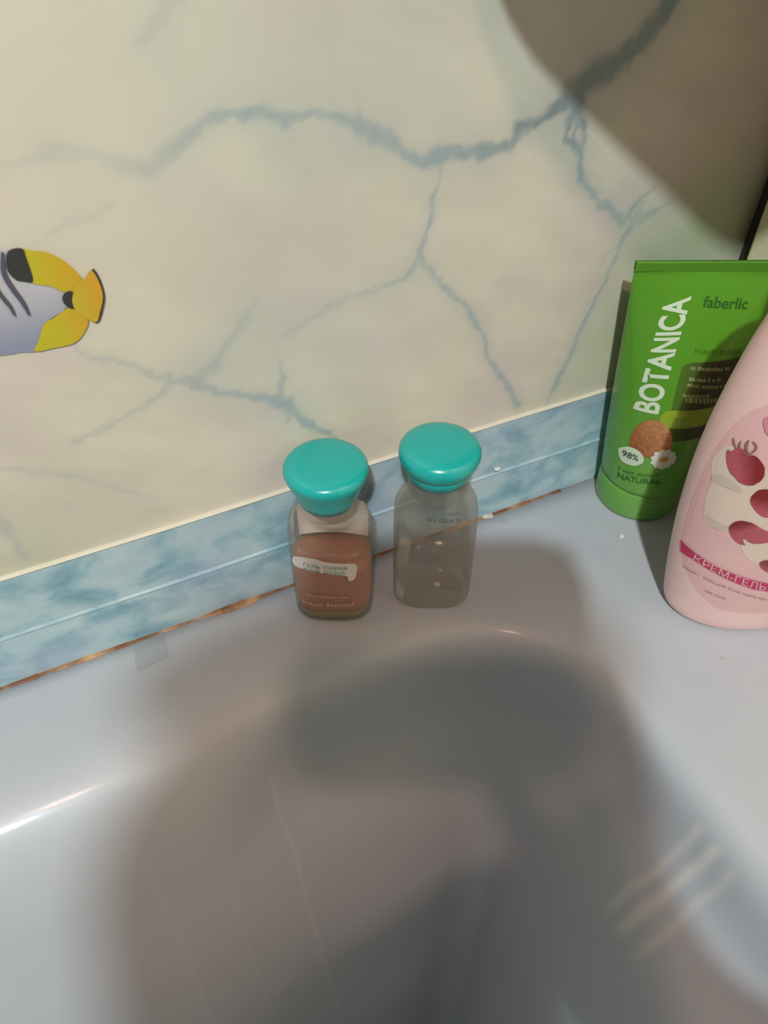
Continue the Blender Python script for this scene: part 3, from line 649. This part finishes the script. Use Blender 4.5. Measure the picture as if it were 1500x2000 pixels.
print_text('label_lettering', 'ГЕЛЬ СКРАБ', [(593,1103),(620,1109),(650,1111),(678,1111)], [(594,1097),(621,1103),(650,1105),(679,1105)], s1, GP, e1, off=.0006)
print_text('label_lettering', 'ДЛЯ ДУША', [(593,1112),(620,1118),(650,1120),(674,1121)], [(593,1106),(620,1112),(650,1114),(675,1115)], s1, GP, e1, off=.0006)
tiny_rows('pale_lettering', [(592,1176,690,1182,7),(600,1162,680,1168,5)], s1, mat('pale_peach_print', (.61, .35, .25), .5), e1, .0003, 21)
tiny_rows('pink_lettering', [(582,1076,700,1084,6)], s1, mat('pale_pink_small_print', (.60, .36, .32), .5), e1, .0002, 23)
s2 = Surf(b2, c2v, BA)
tiny_rows('dark_lettering', [(833,1005,902,1004,9),(833,1018,902,1019,9)], s2, mat('charcoal_print', (.12, .13, .13), .6), e2, .0002, 31)

# ------------------------------------------------------------------ crumbs and dried bits
def crumb(loc, r, label, m, flat=.6, seed=0):
    rg = random.Random(seed); bm2 = bmesh.new(); bmesh.ops.create_icosphere(bm2, subdivisions=3, radius=r)
    for v in bm2.verts:
        k = 1+.35*math.sin(v.co.x/r*3.1+seed)*math.cos(v.co.y/r*2.7+seed*2)+.1*math.sin(v.co.z/r*6); v.co = Vector((v.co.x*k*1.25, v.co.y*k, max(v.co.z*k*flat, -r*.25)))
    for v in bm2.verts: v.co += Vector(loc)
    o = from_bm('crumb', bm2, m); tag(o, label, 'crumb', 'white crumbs around the strip'); return o
CW = mat('dried_white_soap', (.82, .78, .70), .6); CG = mat('dried_sealant', (.62, .58, .50), .7)
crumb(on_z(1146, 929)+Vector((0, -.0012, .0006)), .0013, 'white crumb at the strip foot just left of the green tube', CW, seed=1)
crumb(on_y(971, 916, -.0022), .0012, 'white crumb stuck on the blue strip right of the teal capped bottles', CW, seed=2)
crumb(on_z(952, 1008)+Vector((0, 0, .0004)), .0024, 'greyish dried lump at the strip foot beside the empty bottle', CG, .35, seed=3)
crumb(on_z(1214, 1048)+Vector((0, 0, .0002)), .0013, 'white flake lying on the rim in front of the green tube', CW, .35, seed=4)
crumb(on_z(51, 1326)+Vector((0, -.0006, .0003)), .0005, 'tiny white speck on rusty sealant at far left', CW, seed=5)

tq = [on_z(262, 1268), on_z(322, 1240), on_z(330, 1283), on_z(268, 1312)]
bm = bmesh.new(); lo = [bm.verts.new((p.x, p.y, -.0003)) for p in tq]; hi = [bm.verts.new((p.x, p.y, .0002)) for p in tq]
bm.faces.new(hi); bm.faces.new(list(reversed(lo)))
for i in range(4): j = (i+1) % 4; bm.faces.new((lo[i], lo[j], hi[j], hi[i]))
bmesh.ops.recalc_face_normals(bm, faces=bm.faces)
tag(from_bm('tape_scrap', bm, clear_mat('thin_film', (.97, .985, .98), .01), smooth=False), 'faint clear tape scrap stuck on the tub rim under the blue strip', 'tape')

# ------------------------------------------------------------------ unseen shelf added above the frame, outlined to cast the corner shade
SH = [(-.001, -.0015), (-.1765, -.0015), (-.1765, -.052), (-.1735, -.064), (-.169, -.073), (-.158, -.085), (-.112, -.131), (-.104, -.1375), (-.090, -.143), (-.060, -.148), (-.001, -.152)]
bm = bmesh.new(); lo = [bm.verts.new((x, y, .300)) for x, y in SH]; hi = [bm.verts.new((x, y, .306)) for x, y in SH]
bm.faces.new(lo); bm.faces.new(list(reversed(hi)))
for i in range(len(SH)): j = (i+1) % len(SH); bm.faces.new((lo[i], hi[i], hi[j], lo[j]))
bmesh.ops.recalc_face_normals(bm, faces=bm.faces)
tag(from_bm('added_shade_shelf', bm, mat('grey_shade_shelf', (.45, .44, .40), .5), smooth=False), 'unseen shelf added above the frame to shade the corner between the marble wall and the beige wall', 'shelf')

# ------------------------------------------------------------------ the photographer and the phone, behind the lens
def ph(a, b, c): return CAM+CR*a+CU*b+CF*c
ORI = Matrix(((CR.x, CU.x, CF.x), (CR.y, CU.y, CF.y), (CR.z, CU.z, CF.z)))
def rr_prism(a0, a1, b0, b1, c0, c1, rad):
    pts = []
    for cx, cy, s0 in ((a1-rad, b1-rad, 0), (a0+rad*.6, b1-rad*.6, 90), (a0+rad*.6, b0+rad*.6, 180), (a1-rad*.6, b0+rad*.6, 270)):
        rr = rad if s0 == 0 else rad*.6
        for k in range(9): t = math.radians(s0+k*90/8); pts.append((cx+rr*math.cos(t), cy+rr*math.sin(t)))
    e = .0012; mid = ((a0+a1)/2, (b0+b1)/2)
    def ring(c, f): return [(mid[0]+(x-mid[0])*f, mid[1]+(y-mid[1])*f, c) for x, y in pts]
    g = grid_mesh([ring(c0, .97), ring(c0+e, 1), ring(c1-e, 1), ring(c1, .97)], True, True, True); bmesh.ops.recalc_face_normals(g, faces=g.faces); return g
bm = rr_prism(-.043, .066, -.026, .023, -.0125, -.0042, .022)
for v in bm.verts: v.co = ORI @ v.co
phone = from_bm('phone_body', bm, mat('dark_phone_shell', (.05, .05, .055), .3))
phone.data.transform(Matrix.Identity(4)); pe = empty('phone', CAM, 'dark phone held up in front of the photographer', 'phone')
for v in phone.data.vertices: v.co = v.co + CAM
phone.parent = pe; phone.matrix_parent_inverse = Matrix.Translation(-pe.location)
bm = box_bm(-.036, .062, -.023, .020, -.0130, -.0124)
for v in bm.verts: v.co = ORI @ v.co + CAM
from_bm('phone_screen', bm, mat('phone_glass', (.02, .02, .025), .1), pe, smooth=False)

def skin(name, nodes, edges, m, root, parent=None, levels=2):
    keys = list(nodes); me_ = bpy.data.meshes.new(name)
    me_.from_pydata([tuple(nodes[k][0]) for k in keys], [(keys.index(a), keys.index(b)) for a, b in edges], [])
    o = bpy.data.objects.new(name, me_); COL.objects.link(o)
    md = o.modifiers.new('skin', 'SKIN'); md.branch_smoothing = .6; md.use_smooth_shade = True
    sv = me_.skin_vertices[0].data
    for i, k in enumerate(keys):
        r = nodes[k][1]; sv[i].radius = r if isinstance(r, tuple) else (r, r); sv[i].use_root = (k == root)
    o.modifiers.new('sub', 'SUBSURF').levels = levels
    dg = bpy.context.evaluated_depsgraph_get(); dg.update(); me2 = bpy.data.meshes.new_from_object(o.evaluated_get(dg))
    bpy.data.objects.remove(o); me2.polygons.foreach_set('use_smooth', [True]*len(me2.polygons)); return link(name, me2, m, parent)
V = Vector
AX = -ray(823, 1153); EX = ZU.cross(AX).normalized(); EY = AX.cross(EX); HO = Vector((-.44, -.5, .6))
def hd(a, b, c=0): return HO+EX*a+EY*b+AX*c
nd = {'pelvis': (V((-.52, -1.15, .20)), (.15, .11)), 'belly': (V((-.51, -1.05, .30)), (.14, .10)), 'chest': (V((-.50, -.92, .40)), (.15, .11)), 'upper': (V((-.49, -.80, .43)), (.12, .09)),
      'neck': (hd(-.016, -.17, -.02), .075), 'nape': (hd(-.012, -.11, .0), .088), 'skull': (hd(-.014, -.050, .0), .102), 'crown': (hd(-.012, .000, .01), .097), 'brow': (hd(-.020, .030, -.005), .084), 'jaw': (hd(-.008, -.03, -.09), .045),
      'sha': (ph(.115, -.185, -.37), .055), 'shr': (ph(.225, -.150, -.37), .066), 'elr': (ph(.25, -.170, -.09), .050), 'wrr': (ph(.080, -.152, -.055), .033), 'par': (ph(.055, -.080, -.028), (.031, .019)),
      'shl': (V((-.66, -.86, .36)), .058), 'ell': (V((-.76, -.86, .16)), .042), 'wrl': (V((-.74, -.74, .055)), .027), 'pal': (V((-.73, -.69, .028)), (.028, .015)),
      'hipr': (V((-.43, -1.17, .12)), .085), 'knr': (V((-.42, -1.08, -.20)), .058), 'anr': (V((-.42, -1.16, -.53)), .04), 'ftr': (V((-.42, -1.04, -.572)), .03),
      'hipl': (V((-.61, -1.17, .12)), .085), 'knl': (V((-.62, -1.08, -.20)), .058), 'anl': (V((-.62, -1.16, -.53)), .04), 'ftl': (V((-.62, -1.04, -.572)), .03)}
ed = [('pelvis', 'belly'), ('belly', 'chest'), ('chest', 'upper'), ('upper', 'neck'), ('neck', 'nape'), ('nape', 'skull'), ('skull', 'crown'), ('crown', 'brow'), ('skull', 'jaw'),
      ('upper', 'sha'), ('sha', 'shr'), ('shr', 'elr'), ('elr', 'wrr'), ('wrr', 'par'), ('chest', 'shl'), ('shl', 'ell'), ('ell', 'wrl'), ('wrl', 'pal'),
      ('pelvis', 'hipr'), ('hipr', 'knr'), ('knr', 'anr'), ('anr', 'ftr'), ('pelvis', 'hipl'), ('hipl', 'knl'), ('knl', 'anl'), ('anl', 'ftl')]
def chain(root, key, pts):
    prev = root
    for i, (p, rr) in enumerate(pts):
        k = f'{key}{i}'; nd[k] = (p, rr); ed.append((prev, k)); prev = k
# right hand: thumb and first finger pinch the phone's lower edge, the others spread free
chain('par', 'index', [(ph(.052, -.048, -.018), .011), (ph(.040, -.034, -.004), .0095), (ph(.034, -.020, .0052), .008)])
chain('par', 'thumb', [(ph(.070, -.058, -.034), .011), (ph(.066, -.040, -.030), .0095), (ph(.064, -.022, -.021), .0085)])
chain('par', 'middle', [(ph(.030, -.062, -.022), .0115), (ph(.002, -.083, -.018), .0100), (ph(-.026, -.099, -.016), .0092), (ph(-.056, -.113, -.016), .008)])
chain('par', 'ring', [(ph(.028, -.085, -.026), .0120), (ph(.010, -.104, -.024), .0105), (ph(.006, -.128, -.026), .0095), (ph(.012, -.150, -.030), .0085)])
chain('par', 'little', [(ph(.040, -.100, -.034), .0100), (ph(.030, -.122, -.040), .0085), (ph(.034, -.140, -.046), .0075)])
for i in range(4):      # left hand rests on the outer rim
    chain('pal', f'lf{i}', [(V((-.758+i*.021, -.655, .018)), .0095), (V((-.762+i*.023, -.632, .016)), .0085), (V((-.765+i*.025, -.610-.004*abs(i-1), .009)), .0075)])
chain('pal', 'lth', [(V((-.700, -.680, .022)), .011), (V((-.680, -.665, .010)), .009)])
person = empty('person', (-.45, -1.1, -.6), 'unseen person, darkened to cut bounce light, bending over the tub and holding a phone', 'person')
pb = skin('body', nd, ed, mat('dark_bounce_cut', (.10, .09, .09), .8), 'pelvis', person)  # whole body made dark to cut bounce light into the tub shadows
